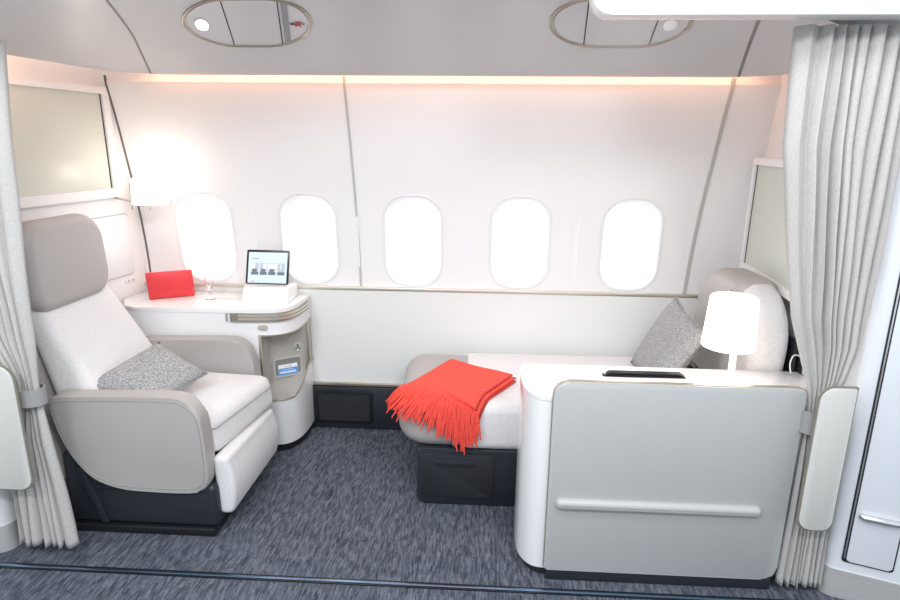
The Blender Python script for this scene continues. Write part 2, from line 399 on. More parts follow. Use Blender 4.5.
# television on the left
tv = thing('wall_screen', 'large switched-off screen with painted-in grey reflection in a white frame on the left bulkhead, above the armchair', 'screen', (BL(2.55), 2.55, 1.33))
bm = NB(); fo = rrect(2.08, 3.015, 1.315, 1.845, .012, 4); fi = rrect(2.11, 2.975, 1.36, 1.812, .004, 4)
def frame(bm, fo, fi, place, o0, o1, oi):
    rs = [[bm.verts.new(place(p, o)) for p in loop] for loop, o in ((fo, o0), (fo, o1), (fi, o1), (fi, oi))]
    n = len(fo)
    for A, B in zip(rs, rs[1:]):
        for k in range(n): bm.faces.new((A[k], A[(k + 1) % n], B[(k + 1) % n], B[k]))
frame(bm, fo, fi, lambda p, o: (BL(p[0]) - .01 + o, p[0], p[1]), .001, .028, .012); link('frame', bm, M['satin'], tv, angle=30)
bm = NB(); on_left(rrect(2.11, 2.975, 1.36, 1.812, .004, 4), .004, .014, bm); link('display', bm, M['screen'], tv)
bm = NB(); on_left(rrect(2.97, 2.976, 1.36, 1.812, .002, 2), .014, .0165, bm); link('edge_gasket', bm, M['black'], tv)

# ------------------------------------------------------------------ right bulkhead
def BR(y, off=0.0): return 1.37 + .1 * (y - 3.1) + off
bm = NB(); pXY(bm, [(BR(3.2) , 3.2), (BR(2.36), 2.36), (BR(2.36) + .08, 2.36), (BR(3.2) + .08, 3.2)], 0, 2.16)
struct('wall_right', bm, M['wall'], smooth=False)
def on_right(pts, o0, o1, bm, r=0.0): return prism(bm, pts, lambda p: (BR(p[0]) - o0, p[0], p[1]), lambda p: (BR(p[0]) - o1, p[0], p[1]), r, 2)
tv = thing('wall_screen', 'switched-off wall screen with painted-in grey reflection half behind the right curtain, above the bed head', 'screen', (BR(2.7), 2.7, 1.0))
bm = NB(); fo = rrect(2.37, 3.055, .998, 1.545, .012, 4); fi = rrect(2.40, 3.02, 1.035, 1.512, .004, 4)
frame(bm, fo, fi, lambda p, o: (BR(p[0]) - o, p[0], p[1]), .001, .062, .048); link('frame', bm, M['satin'], tv, angle=30)
bm = NB(); on_right(rrect(2.40, 3.02, 1.035, 1.512, .004, 4), .03, .050, bm); link('display', bm, M['screen'], tv)
bm = NB(); on_right(rrect(3.015, 3.021, 1.035, 1.512, .002, 2), .050, .0525, bm); link('edge_gasket', bm, M['black'], tv)

# ------------------------------------------------------------------ ceiling (overhead panels with a lit cove behind the lip)
LIP = [(-1.74, 1.72), (-1.72, 2.03), (-1.71, 2.2), (-1.69, 2.4), (-1.665, 2.6), (-1.63, 2.70), (-1.57, 2.78), (-1.50, 2.825), (-1.40, 2.845), (-1.2, 2.85)]
LIP += [(-1.2 + 2.2 * k / 10, 2.85) for k in range(1, 11)] + [(1.08, 2.84), (1.16, 2.80), (1.23, 2.73), (1.27, 2.6), (1.29, 2.4), (1.30, 2.2), (1.31, 2.03)]
LIP = [Vector(p) for p in smooth_loop(LIP, 3, False)]
def smin(a, b_, k): 
    hh = max(k - abs(a - b_), 0) / k; return min(a, b_) - hh * hh * k * .25
def zc(x, y):
    dl = x + 1.70 + .02 * (2.4 - y); db = 2.85 - y; dr = 1.29 - x
    d = max(smin(smin(dl, db, .25), dr, .25), 0)
    return interp([(0, 1.888), (.04, 1.892), (.08, 1.906), (.3, 1.984), (.6, 2.070), (.9, 2.130), (1.6, 2.18)], d)
bm = NB(); n = len(LIP) - 1
def ceilpt(u, v):
    i = min(int(round(u * n)), n); p = LIP[i]
    ty = 1.70 + .33 * min(1, max(0, (p.x + 1.1) / 1.2)); T = Vector((max(-1.30, min(1.0, p.x * .74)), ty if p.y > 1.75 else 1.70))
    q = p + (T - p) * v; return (q.x, q.y, zc(q.x, q.y) if v > 0 else 1.888)
V = grid(bm, n, 26, ceilpt)
# rolled lip going back up behind
for i in range(n):
    pass
ctr = Vector((-.2, 2.0))
prev = None
for i in range(n + 1):
    p = LIP[i]; 
    d = (LIP[min(i + 1, n)] - LIP[max(i - 1, 0)]).normalized(); nn = Vector((-d.y, d.x))
    ring = [V[i][0], bm.verts.new((p.x + nn.x * .008, p.y + nn.y * .008, 1.892)), bm.verts.new((p.x + nn.x * .010, p.y + nn.y * .010, 1.91)), bm.verts.new((p.x + nn.x * .004, p.y + nn.y * .004, 1.95)), bm.verts.new((p.x - nn.x * .02, p.y - nn.y * .02, 2.14))]
    if prev:
        for k in range(4): bm.faces.new((prev[k], ring[k], ring[k + 1], prev[k + 1]))
    prev = ring
struct('ceiling', bm, M['bin'], angle=50)
# upper closing panel
bm = NB(); box(bm, -2.2, 1.7, 2.03, 3.3, 2.24, 2.27); struct('ceiling_upper', bm, M['wall'], smooth=False)
# panel seams on the ceiling
def cseam(name, pts, w=.008):
    bm = NB(); P = smooth_loop(pts, 8, False); prev = None
    for i, p in enumerate(P):
        d = (P[min(i + 1, len(P) - 1)] - P[max(i - 1, 0)]).normalized(); nn = Vector((-d.y, d.x)) * w / 2
        ring = [bm.verts.new((p.x + s_ * nn.x, p.y + s_ * nn.y, zc(p.x + s_ * nn.x, p.y + s_ * nn.y) - h_)) for s_, h_ in ((-1, -.004), (-.9, .002), (.9, .002), (1, -.004))]
        if prev:
            for k in range(3): bm.faces.new((prev[k], ring[k], ring[k + 1], prev[k + 1]))
        prev = ring
    return struct(name, bm, M['cseam'])
cseam('trim_7', [(-1.515, 2.81), (-1.44, 2.62), (-1.36, 2.42), (-1.28, 2.2), (-1.20, 1.98), (-1.12, 1.80)]); cseam('trim_8', [(1.095, 2.83), (1.03, 2.62), (.955, 2.38), (.88, 2.15), (.84, 2.05)], .013)
# LED strip in the cove
led = thing('cove_light', 'warm peach LED strip glowing behind the ceiling lip along the window wall', 'light', (-.2, 2.93, 2.0))
bm = NB(); box(bm, -1.6, 1.2, 2.90, 2.915, 1.985, 2.0); link('led_strip', bm, M['led'], led)
led = thing('cove_light', 'short warm LED strip glowing above the left bulkhead screen', 'light', (-1.79, 2.5, 2.0))
bm = NB(); box(bm, -1.80, -1.785, 1.9, 2.85, 1.985, 2.0); link('led_strip', bm, M['led'], led)
area('cove_glow', (-.2, 2.92, 1.975), (-.2, 3.02, 1.80), 2.9, .02, 2.9, (1, .50, .30))
area('cove_glow_left', (-1.79, 2.4, 1.975), (-1.93, 2.4, 1.80), .02, .9, .8, (1, .62, .42))

# ------------------------------------------------------------------ oval service units in the ceiling
def oval_unit(label, xa, xb, spotx, jl, jr, shr, bandx=None, lit=True):
    t = thing('overhead_service_panel', label, 'overhead panel', ((xa + xb) / 2, 2.42, 2.02), None)
    y0, y1 = 2.215, 2.585; cyy = 2.40
    def outline(inset, n=14):
        o = []; r = (y1 - y0) / 2 - inset
        cxs = (xa + (y1 - y0) / 2, xb - (y1 - y0) / 2); cy = (y0 + y1) / 2
        for (cx, a0) in ((cxs[1], -PI / 2), (cxs[0], PI / 2)):
            for i in range(n + 1): a = a0 + PI * i / n; o.append((cx + r * math.cos(a), cy + r * math.sin(a)))
        return o
    def put(p, dz):
        q = (p[0] + shr * (p[1] - cyy), p[1]); return (q[0], q[1], zc(*q) - dz)
    bm = NB()
    loops = [(0.0, -.003), (.001, .004), (.006, .006), (.010, .004), (.011, .002), (.013, .002), (.014, .005), (.017, .005), (.018, .001)]
    rs = [[bm.verts.new(put(p, dz)) for p in outline(ins)] for ins, dz in loops]; n = len(rs[0])
    for A, B in zip(rs, rs[1:]):
        for k in range(n): bm.faces.new((A[k], A[(k + 1) % n], B[(k + 1) % n], B[k]))
    link('rim', bm, M['rim'], t)
    bm = NB(); 
    # face panel, split in strips so it follows the curved ceiling
    def face(u, v):
        x = xa + .017 + (xb - xa - .034) * u; R = (y1 - y0) / 2 - .017; c0, c1 = xa + (y1 - y0) / 2, xb - (y1 - y0) / 2
        dx = max(c0 - x, x - c1, 0); hh = math.sqrt(max(R * R - dx * dx, 1e-8)); y = (y0 + y1) / 2 - hh + 2 * hh * v
        return put((x, y), .002)
    grid(bm, 40, 12, face); link('face_panel', bm, mat('service_panel_white', (.66, .65, .66), .3), t)
    for sx, dx in ((jl, 0), (jr, 0)):
        bm = NB(); prev = None
        for k in range(13):
            y = y0 + .016 + (y1 - y0 - .032) * k / 12; x = sx - dx * (k / 12 - .5) * 1.0
            ring = [bm.verts.new(put((x - .0022, y), .0035)), bm.verts.new(put((x + .0022, y), .0035))]
            if prev: bm.faces.new((prev[0], prev[1], ring[1], ring[0]))
            prev = ring
        link('panel_joint', bm, M['dark'], t)
    cy = 2.40
    bm = NB(); R = .024; prof = [(spotx + R * math.cos(2 * PI * k / 28), cy + 1.8 * R * math.sin(2 * PI * k / 28)) for k in range(28)]
    bm.faces.new([bm.verts.new(put(p, .006)) for p in prof]); 
    link('spot_lens', bm, M['spot'] if lit else M['silver'], t)
    bm = NB(); tube(bm, [put((spotx + R * math.cos(2 * PI * k / 28), cy + 1.8 * R * math.sin(2 * PI * k / 28)), .004) for k in range(28)], .002, 6, True)
    link('spot_rim', bm, M['silver'], t)
    if bandx:
        bm = NB(); grid(bm, 2, 10, lambda u, v: put((bandx - .012 + .024 * u, y0 + .03 + (y1 - y0 - .06) * v), .004)); link('smoked_strip', bm, M['greyink'], t)
        # no-smoking mark: a cigarette crossed by a red X
        def sg(x0, x1, ya, yb, m, nm):
            bm = NB(); bm.faces.new([bm.verts.new(put(p, .0045)) for p in ((x0, ya), (x1, ya), (x1, yb), (x0, yb))]); link(nm, bm, m, t)
        mx_ = bandx + .045
        sg(mx_ - .030, mx_ + .008, 2.394, 2.406, M['black_ink'], 'cigarette_mark'); sg(mx_ + .012, mx_ + .026, 2.394, 2.406, M['greyink'], 'cigarette_mark')
        for s_ in (1, -1):
            bm = NB(); q = [(-.011, -.017 * s_), (.011, .017 * s_)]
            nx, ny = .0035 * -s_, .0025
            bm.faces.new([bm.verts.new(put((mx_ + a_[0] + c_ * nx, 2.400 + a_[1] + c_ * ny), .0055)) for a_, c_ in ((q[0], -1), (q[1], -1), (q[1], 1), (q[0], 1))]); link('red_cross_mark', bm, M['red_ink'], t)
    return t
oval_unit('oval ceiling service panel with a lit round spotlight and no-smoking mark, above the desk', -1.150, -.650, -1.075, -.975, -.775, -.28, -.752)
oval_unit('oval ceiling service panel, partly hidden by the white header above the right curtain', .225, .745, .665, .362, .615, .12, None, False)

# ------------------------------------------------------------------ curtain header (right)
bm = NB(); pXZ(bm, rrect(.290, 1.80, 1.946, 2.32, .0, 8, (.05, 0.0, 0.0, .01)), 1.82, 1.90, .004)
tag(link('curtain_header', bm, M['gloss']), 'glossy white header box at the top, above the right curtain', 'curtain header')

# ------------------------------------------------------------------ end columns
def column(name, pts, m):
    bm = NB(); pXY(bm, pts, .10, 2.3); o = struct(name, bm, m, angle=50)
    bm = NB()
    c = Vector((sum(p[0] for p in pts) / len(pts), sum(p[1] for p in pts) / len(pts)))
    pXY(bm, [(p[0] + (.003 if p[0] > c.x else -.003) * (1 if name == 'wall_partition_left_shade_wing' else 1), p[1] - (.004 if p[1] < c.y else 0)) for p in pts], 0, .115)
    link('kick_plate', bm, M['steel'], o, angle=50); return o
L1 = [(-2.4, 2.12), (-2.4, 1.2), (-2.12, 1.2), (-2.12, 1.955)] + [(-1.905 + .055 * math.sin(a), 2.01 - .055 * math.cos(a)) for a in [PI * k / 20 for k in range(0, 11)]] + [(-1.85, 2.12)]  # visible column end, plus an unseen wing added to shade the left curtain
column('wall_partition_left_shade_wing', L1, M['gloss'])
rc = [(1.335 - .05 * math.cos(a), 1.985 - .05 * math.sin(a)) for a in [(.12 + PI * .38 / 8 * k) for k in range(0, 9)]]
RP = [(1.285, 2.34)] + rc + [(1.80, 1.755), (1.80, 2.34)]
col = column('wall_partition_right', RP, M['door'])
# flush door in the right partition
DSH = -.014
dv = Vector((1.80 - rc[-1][0], 1.755 - rc[-1][1])).normalized(); dn = Vector((dv.y, -dv.x)); p0 = Vector(rc[-1]) + dv * DSH
def on_door(pts, o0, o1, bm, r=0.0):
    f = lambda o: (lambda p: (p0.x + dv.x * p[0] + dn.x * o, p0.y + dv.y * p[0] + dn.y * o, p[1]))
    return prism(bm, pts, f(o0), f(o1), r, 2)
bm = NB(); on_door(rrect(.016, .172, .153, 2.0, .012), .0005, .004, bm); dd = struct('door_1', bm, M['dark'])
bm = NB(); on_door(rrect(.029, .166, .161, 1.995, .010), .003, .010, bm, .003); link('door_leaf', bm, M['door'], dd)
bm = NB(); on_door(rrect(.020, .0245, .170, 2.0, .001, 2), .004, .008, bm); link('edge_strip', bm, M['silver'], dd)
def dp(s_, o, z): return (p0.x + dv.x * s_ + dn.x * o, p0.y + dv.y * s_ + dn.y * o, z)
bm = NB(); tube(bm, [dp(.046, .012, .352), dp(.052, .020, .352), dp(.15, .020, .352), dp(.158, .012, .352)], .012, 14); link('door_handle', bm, M['silver'], dd)

# ------------------------------------------------------------------ curtains
def curtain(name, label, L, R, Y0, folds, amp, top, bot, seedv=1):
    """pleated cloth: rounded pleats of uneven width and depth, creased between, gathered where the table narrows"""
    rnd = random.Random(seedv); wd = [rnd.uniform(.5, 1.5) for _ in range(folds)]; wd[0 if folds > 8 else -1] = 1.9; tot = sum(wd); cum = [0]
    for w in wd: cum.append(cum[-1] + w / tot)
    am = [rnd.uniform(.65, 1.2) for _ in range(folds)]; ln = [rnd.uniform(-.5, .5) for _ in range(folds)]; hem = [rnd.uniform(-.014, .014) for _ in range(folds)]
    dr = [(rnd.uniform(.8, 1.8), rnd.uniform(0, 6)) for _ in range(folds + 1)]
    SUB = 14; us = []
    for i in range(folds):
        for k in range(SUB): us.append((i, k / SUB))
    us.append((folds - 1, 1.0)); NVV = 80
    def f(i, q, v):
        z = top + (bot - top) * v
        l, r = interp(L, -z), interp(R, -z); wdt = r - l
        c0 = cum[i] + (0 if i == 0 else .010 * math.sin(z * dr[i][0] * 2 + dr[i][1])); c1 = cum[i + 1] + (0 if i == folds - 1 else .010 * math.sin(z * dr[i + 1][0] * 2 + dr[i + 1][1]))
        gather = min(1.0, max(.45, wdt / .28))
        a = amp * am[i] * gather * (.80 + .2 * math.sin(z * 4 + i))
        # front-bulging pleat, sharp valley
        prof = abs(math.sin(PI * q)) ** .62
        over = ln[i] * .30 * math.sin(2 * PI * q) * (c1 - c0)
        x = l + wdt * (c0 + (c1 - c0) * q + over * (1.0 if wdt > .1 else .4))
        y = Y0 + a * (1 - 2 * prof) + .003 * math.sin(11 * z + 2 * i)
        return (x, y, z + (hem[i] * math.sin(PI * q)) * v ** 10)
    bm = NB(); V = [[bm.verts.new(f(i, q, j / NVV)) for j in range(NVV + 1)] for i, q in us]
    for A, B in zip(V, V[1:]):
        for j in range(NVV): bm.faces.new((A[j], A[j + 1], B[j + 1], B[j]))
    mid = f(folds // 2, .5, 1)
    t = thing(name, label, 'curtain', (mid[0], Y0, bot))
    o = link('cloth', bm, M['curtain'], t, angle=180)
    md = o.modifiers.new('s', 'SOLIDIFY'); md.thickness = .0025
    return t
# tables are keyed by -z (so they increase downwards)
RL = [(-1.93, .906), (-1.6, .920), (-1.3, .975), (-1.05, 1.025), (-.92, 1.072), (-.82, 1.108), (-.74, 1.124), (-.66, 1.126), (-.55, 1.124), (-.4, 1.122), (-.09, 1.120)]
RR = [(-1.93, 1.275), (-1.6, 1.272), (-1.2, 1.268), (-.95, 1.262), (-.84, 1.235), (-.74, 1.19), (-.66, 1.19), (-.5, 1.238), (-.3, 1.268), (-.03, 1.280)]
ct = curtain('tied_curtain', 'light grey pleated curtain tied back at the right of the suite', RL, RR, 1.950, 9, .030, 1.942, .030, 21)
LL = [(-2.05, -1.90), (-1.6, -1.88), (-1.2, -1.86), (-.9, -1.80), (-.74, -1.715), (-.66, -1.715), (-.5, -1.77), (-.03, -1.80)]
LR = [(-2.05, -1.525), (-1.8, -1.545), (-1.5, -1.568), (-1.2, -1.588), (-.9, -1.600), (-.74, -1.616), (-.66, -1.616), (-.5, -1.60), (-.3, -1.582), (-.03, -1.565)]
ct2 = curtain('tied_curtain', 'grey pleated curtain tied back at the left edge, in front of the armchair', LL, LR, 1.965, 7, .024, 1.900, .045, 14)
def strap(parent, cx, cy, rx, ry, z0, z1):
    bm = NB(); n = 36
    for s_ in (0,):
        rings = []
        for (e, z) in ((0, z0), (.004, z0), (.004, z1), (0, z1)):
            rings.append([bm.verts.new((cx + (rx + e) * math.cos(2 * PI * k / n), cy + (ry + e) * math.sin(2 * PI * k / n), z)) for k in range(n)])
        for A, B in zip(rings, rings[1:] + rings[:1]):
            for k in range(n): bm.faces.new((A[k], A[(k + 1) % n], B[(k + 1) % n], B[k]))
    link('tieback', bm, M['strap'], parent)
strap(ct, 1.155, 1.945, .050, .040, .655, .735); strap(ct2, -1.662, 1.965, .062, .040, .650, .715)
def flap(label, pts, y, cx):
    t = thing('curtain_retainer', label, 'curtain holder', (cx, y, .4))
    bm = NB(); pXZ(bm, pts, y - .001, y + .004); link('edge', bm, M['flapedge'], t)
    c = Vector((sum(p[0] for p in pts) / len(pts), sum(p[1] for p in pts) / len(pts)))
    hx = max(p[0] for p in pts) - c.x; hz = max(p[1] for p in pts) - c.y
    bm = NB(); pXZ(bm, [(c.x + (p[0] - c.x) * (1 - .006 / hx), c.y + (p[1] - c.y) * (1 - .006 / hz)) for p in pts], y - .006, y, .002); link('face', bm, M['flap'], t); return t
flap('ivory padded curtain holder panel at the right, over the tied curtain', rrect(1.112, 1.236, .306, .845, .04, 8, (.045, .03, .006, .05)), 1.885, 1.18)
flap('ivory padded curtain holder panel at the left edge, over the tied curtain', rrect(-1.90, -1.638, .330, .830, .04, 8, (.03, .045, .06, .006)), 1.895, -1.78)

# ------------------------------------------------------------------ armchair (left)
ch = thing('suite_armchair', 'wide armchair with taupe leather shell, off-white fabric seat and dark navy base', 'armchair', (-1.38, 2.43, 0))
bm = NB(); box(bm, -1.69, -1.075, 2.108, 2.72, .001, .04, .01, 2); link('plinth', bm, M['black'], ch)
bm = NB(); box(bm, -1.70, -1.50, 2.12, 2.73, .04, .36, .02, 3); box(bm, -1.56, -1.062, 2.115, 2.73, .04, .235, .025, 3)
hexa(bm, [(-1.555, 2.105, .05), (-1.525, 2.105, .05), (-1.525, 2.13, .05), (-1.555, 2.13, .05), (-1.635, 2.105, .30), (-1.605, 2.105, .30), (-1.605, 2.13, .30), (-1.635, 2.13, .30)], .004, 2)
box(bm, -1.56, -1.09, 2.110, 2.12, .205, .222, .003, 2)
link('base', bm, M['navy'], ch)
def arm(y0, y1, r, zt=0.0, dx=0.0):
    pts = [(-1.692, .59 + zt), (-1.675, .48), (-1.63, .36), (-1.555, .265), (-1.45, .222), (-1.33, .212), (-1.17, .212), (-1.098, .230), (-1.077, .29), (-1.078 + dx, .46), (-1.095 + dx, .565 + zt * .5), (-1.145 + dx, .615 + zt), (-1.22, .628 + zt), (-1.45, .624 + zt), (-1.62, .618 + zt), (-1.672, .612 + zt)]
    P = [(p.x, p.y) for p in smooth_loop(pts, 4)]
    bm = NB(); pXZ(bm, P, y0, y1, r, 5); return bm, P
bm, P = arm(2.095, 2.170, .018); a1 = link('armrest', bm, M['leather'], ch, angle=60)
c = Vector((-1.375, .42))
bm = NB(); tube(bm, [(c.x + (p[0] - c.x) * .955, 2.0955, c.y + (p[1] - c.y) * .915) for p in P], .0022, 6, True); link('stitching', bm, M['piping'], a1)
bm, P = arm(2.71, 2.785, .030, .030, -.02); link('armrest', bm, M['leather'], ch, angle=60)
bm = NB(); hexa(bm, [(-1.79, 2.13, .25), (-1.69, 2.13, .22), (-1.69, 2.76, .22), (-1.79, 2.76, .25), (-1.88, 2.13, .94), (-1.82, 2.13, .94), (-1.82, 2.70, .94), (-1.88, 2.70, .94)], .02, 3); link('back_shell', bm, M['leather'], ch)
bm = NB(); hexa(bm, [(-1.62, 2.175, .335), (-1.062, 2.175, .335), (-.992, 2.695, .330), (-1.62, 2.705, .345), (-1.62, 2.175, .51), (-1.10, 2.175, .50), (-1.01, 2.695, .50), (-1.62, 2.705, .52)], .045, 6)
s1 = link('seat', bm, M['fabric'], ch, angle=60)
bm = NB(); tube(bm, [(-1.5, 2.176, .455), (-1.11, 2.174, .452), (-1.074, 2.20, .452), (-.993, 2.66, .452), (-1.03, 2.70, .455)], .0025, 6); link('seam', bm, M['piping'], s1)
bm = NB(); hexa(bm, [(-1.71, 2.178, .46), (-1.47, 2.178, .46), (-1.47, 2.700, .46), (-1.71, 2.700, .46), (-1.84, 2.19, .96), (-1.745, 2.19, .95), (-1.745, 2.67, .95), (-1.84, 2.67, .96)], .045, 6); link('backrest', bm, M['fabric'], ch, angle=60)
bm = NB(); P = rrect(2.165, 2.650, .920, 1.285, .1, 10, (.08, .11, .13, .10))
rslab(bm, P, -1.805, -1.712, .040, lambda a, b_, w: (w - (b_ - .92) * .05, a, b_), 7); link('headrest', bm, M['leather'], ch, angle=60)
bm = NB()
def lr(u, w, side): pass
def lrest(u, v, w):   # u near->far, v bottom->top, w inner->outer
    y = 2.150 + .525 * u; bulge = .020 * math.sin(PI * min(1, v * 1.1))
    return (-1.072 + .012 * u + w * (.058 + bulge) - .012 * v * (1 - w), y, .082 + .006 * u + (.243 + .022 * (1 - u)) * v)
t_ = bmesh.new(); NV = 10; ringA = [(0, k / NV) for k in range(NV + 1)] + [(1, 1 - k / NV) for k in range(NV + 1)]
ra = [t_.verts.new(lrest(0, v, w)) for w, v in ringA]; rb = [t_.verts.new(lrest(1, v, w)) for w, v in ringA]; n_ = len(ra)
f1 = t_.faces.new(ra); f2 = t_.faces.new(rb[::-1])
for k in range(n_): t_.faces.new((ra[k], rb[k], rb[(k + 1) % n_], ra[(k + 1) % n_]))
bmesh.ops.remove_doubles(t_, verts=t_.verts[:], dist=1e-5); ed_ = [e for e in t_.edges if len(e.link_faces) == 2 and e.calc_face_angle(0) > .8]
bmesh.ops.bevel(t_, geom=ed_, offset=.024, segments=5, profile=.5, affect='EDGES', clamp_overlap=True); merge(bm, t_)
link('leg_rest', bm, M['fabric'], ch, angle=60)
bm = NB(); hexa(bm, [(-1.15, 2.18, .20), (-1.09, 2.18, .20), (-1.08, 2.66, .20), (-1.10, 2.66, .20), (-1.15, 2.18, .333), (-1.04, 2.18, .333), (-1.035, 2.66, .328), (-1.10, 2.66, .333)]); link('leg_rest_hinge', bm, M['black'], ch)

# ------------------------------------------------------------------ cushions
def cushion(label, A, B, C_, D, th, catg='cushion'):
    """A-B-C-D corners; puffed square pillow with pinched corners"""
    A, B, C_, D = map(Vector, (A, B, C_, D)); nrm = (C_ - A).cross(D - B).normalized(); n = 20
    bm = NB()
    def f(sgn):
        def g_(u, v):
            p = A * (1 - u) * (1 - v) + B * u * (1 - v) + C_ * u * v + D * (1 - u) * v
            s_, t_ = 2 * u - 1, 2 * v - 1; ctr_ = (A + B + C_ + D) / 4
            pull = .07 * ((1 - s_ * s_) * t_ * t_ + (1 - t_ * t_) * s_ * s_); p = p + (ctr_ - p) * pull
            hgt = th * ((1 - s_ ** 4) * (1 - t_ ** 4)) ** .55
            hgt *= 1 + .06 * math.sin(5 * u + 3 * v) 
            return p + nrm * hgt * sgn
        return g_
    grid(bm, n, n, f(1)); grid(bm, n, n, f(-1)); bmesh.ops.remove_doubles(bm, verts=bm.verts[:], dist=.0004)
    ctr_ = (A + B + C_ + D) / 4
    t = thing('throw_cushion', label, catg, (ctr_.x, ctr_.y, min(A.z, B.z, C_.z, D.z)))
    o = link('cover', bm, M['pillow'], t, angle=180)
    loop = []
    for P0, P1 in ((A, B), (B, C_), (C_, D), (D, A)):
        for k in range(8):
            q = P0.lerp(P1, k / 8); s_ = 2 * k / 8 - 1; loop.append(q + (ctr_ - q) * .07 * (1 - s_ * s_))
    bm = NB(); tube(bm, loop, .003, 6, True); link('piping', bm, M['pillow'], t)
    return t
cushion('grey melange cushion lying on the seat of the armchair', (-1.635, 2.195, .605), (-1.475, 2.55, .70), (-1.215, 2.46, .585), (-1.31, 2.215, .535), .05)
cushion('grey melange cushion leaning against the bed head behind the table lamp', (.765, 2.42, .535), (.765, 2.90, .535), (.955, 2.90, .885), (.945, 2.42, .845), .05)

# ------------------------------------------------------------------ side desk
DO = [(-1.845, 3.138), (-1.87, 2.95), (-1.80, 2.83), (-1.72, 2.80)]
DPATH = [(-1.72, 2.80), (-1.45, 2.80), (-1.2, 2.805), (-1.06, 2.815), (-1.00, 2.835), (-.963, 2.88), (-.942, 2.95), (-.935, 3.04), (-.935, 3.138)]
DP = [(p.x, p.y) for p in smooth_loop(DPATH, 5, False)]
dk = thing('side_desk', 'glossy white side desk under the windows beside the armchair', 'desk', (-1.3, 2.97, 0))
bm = NB(); pXY(bm, DO[:3] + DP, .770, .790, .005, 3); link('desk_top', bm, M['gloss'], dk)
# apron: closed body left of the niche + band above the niche
iNi = next(i for i, p in enumerate(DP) if p[0] > -1.125)
bm = NB(); pXY(bm, [(-1.84, 3.13), (-1.86, 2.95), (-1.80, 2.84)] + [(p[0], p[1] + .006) for p in DP[:iNi + 1]] + [(DP[iNi][0], 3.13)], .05, .769)
link('cabinet_body', bm, M['gloss'], dk, angle=30)
NI = DP[iNi:]
bm = NB(); pXY(bm, [(p[0] - .004, p[1] + .005) for p in NI] + [(NI[0][0], 3.13)], .655, .769); link('apron', bm, M['gloss'], dk, angle=40)
zt = lambda x, y: .30 + .12 * min(1, max(0, (y - 2.88) / .2))
bm = NB(); pXY(bm, [(p[0] - .004, p[1] + .005) for p in NI] + [(NI[0][0], 3.13)], .045, zt, .004, 2)
bm.normal_update(); bmesh.ops.recalc_face_normals(bm, faces=bm.faces[:])
for f_ in bm.faces:
    if f_.normal.z > .8 or (f_.normal.z > .3 and len(f_.verts) > 8): f_.material_index = 1
link('pedestal', bm, [M['gloss'], M['niche']], dk, angle=40)
bm = NB(); pXY(bm, [(p[0] - .012, p[1] + .02) for p in DP] + [(-1.7, 3.13)], .001, .046); link('toe_kick', bm, M['black'], dk)
bm = NB(); box(bm, -.958, -.936, 3.085, 3.135, .40, .66, .002, 2); link('rear_post', bm, M['champ'], dk)
# niche lining: left cheek and slanted back panel with a pocket and a socket
NA, NBb = Vector((-1.118, 2.925)), Vector((-.949, 3.035)); ND = (NBb - NA); NL = ND.length; ND.normalize(); NN = Vector((ND.y, -ND.x))
def npt(s_, z, o): return (NA.x + ND.x * s_ + NN.x * o, NA.y + ND.y * s_ + NN.y * o, z)
def on_niche(bm, pts, o0, o1, r=0.0): return prism(bm, pts, lambda p: npt(p[0], p[1], o0), lambda p: npt(p[0], p[1], o1), r, 2)
bm = NB(); box(bm, NI[0][0], NI[0][0] + .005, NI[0][1] + .008, 3.0, .30, .654)
pXY(bm, [(NA.x, NA.y), (NBb.x, NBb.y), (-.946, 3.10), (-.952, 3.10), (NBb.x - .006, NBb.y + .006), (NA.x, NA.y + .006)], .30, .654)
link('niche_lining', bm, M['niche'], dk, smooth=False)
bm = NB(); box(bm, NI[0][0] - .004, NI[0][0] + .008, NI[0][1] - .001, NI[0][1] + .03, .315, .655, .002, 2)
band(bm, NI, .6495, .6555, -.012, .001); link('niche_trim', bm, M['champ'], dk)
bm = NB(); P = [Vector((p[0], p[1] , zt(*p) + .002)) for p in NI]; tube(bm, P, .0045, 8); link('niche_trim', bm, M['champ'], dk)
fo = rrect(.030, .185, .372, .482, .020, 5); fi = rrect(.040, .175, .382, .472, .012, 5)
bm = NB(); frame(bm, fo, fi, lambda p, o: npt(p[0], p[1], o), 0.0, .009, .001); link('pocket_rim', bm, mat('pocket_rim_grey', (.50, .49, .47), .4), dk)
bm = NB(); on_niche(bm, fi, .0003, .0014); link('pocket_back', bm, mat('pocket_grey', (.25, .25, .245), .5), dk)
bm = NB(); on_niche(bm, rrect(.145, .187, .503, .555, .004, 3), .0003, .005, .002); so = link('power_outlet', bm, mat('socket_greige', (.50, .48, .44), .4), dk)
for (x, z) in ((.166, .540), (.166, .530), (.156, .520), (.176, .520)):
    bm = NB(); on_niche(bm, rrect(x - .0045, x + .0045, z - .0035, z + .0035, .001, 2), .0052, .0062); link('socket_hole', bm, M['black'], so)
gm = mat('green_indicator', (.1, .8, .2), .4, emit=(.2, 1, .3), estr=1.2)
bm = NB(); on_niche(bm, rrect(.1640, .1680, .508, .512, .0005, 2), .0052, .0062); link('indicator', bm, gm, so)
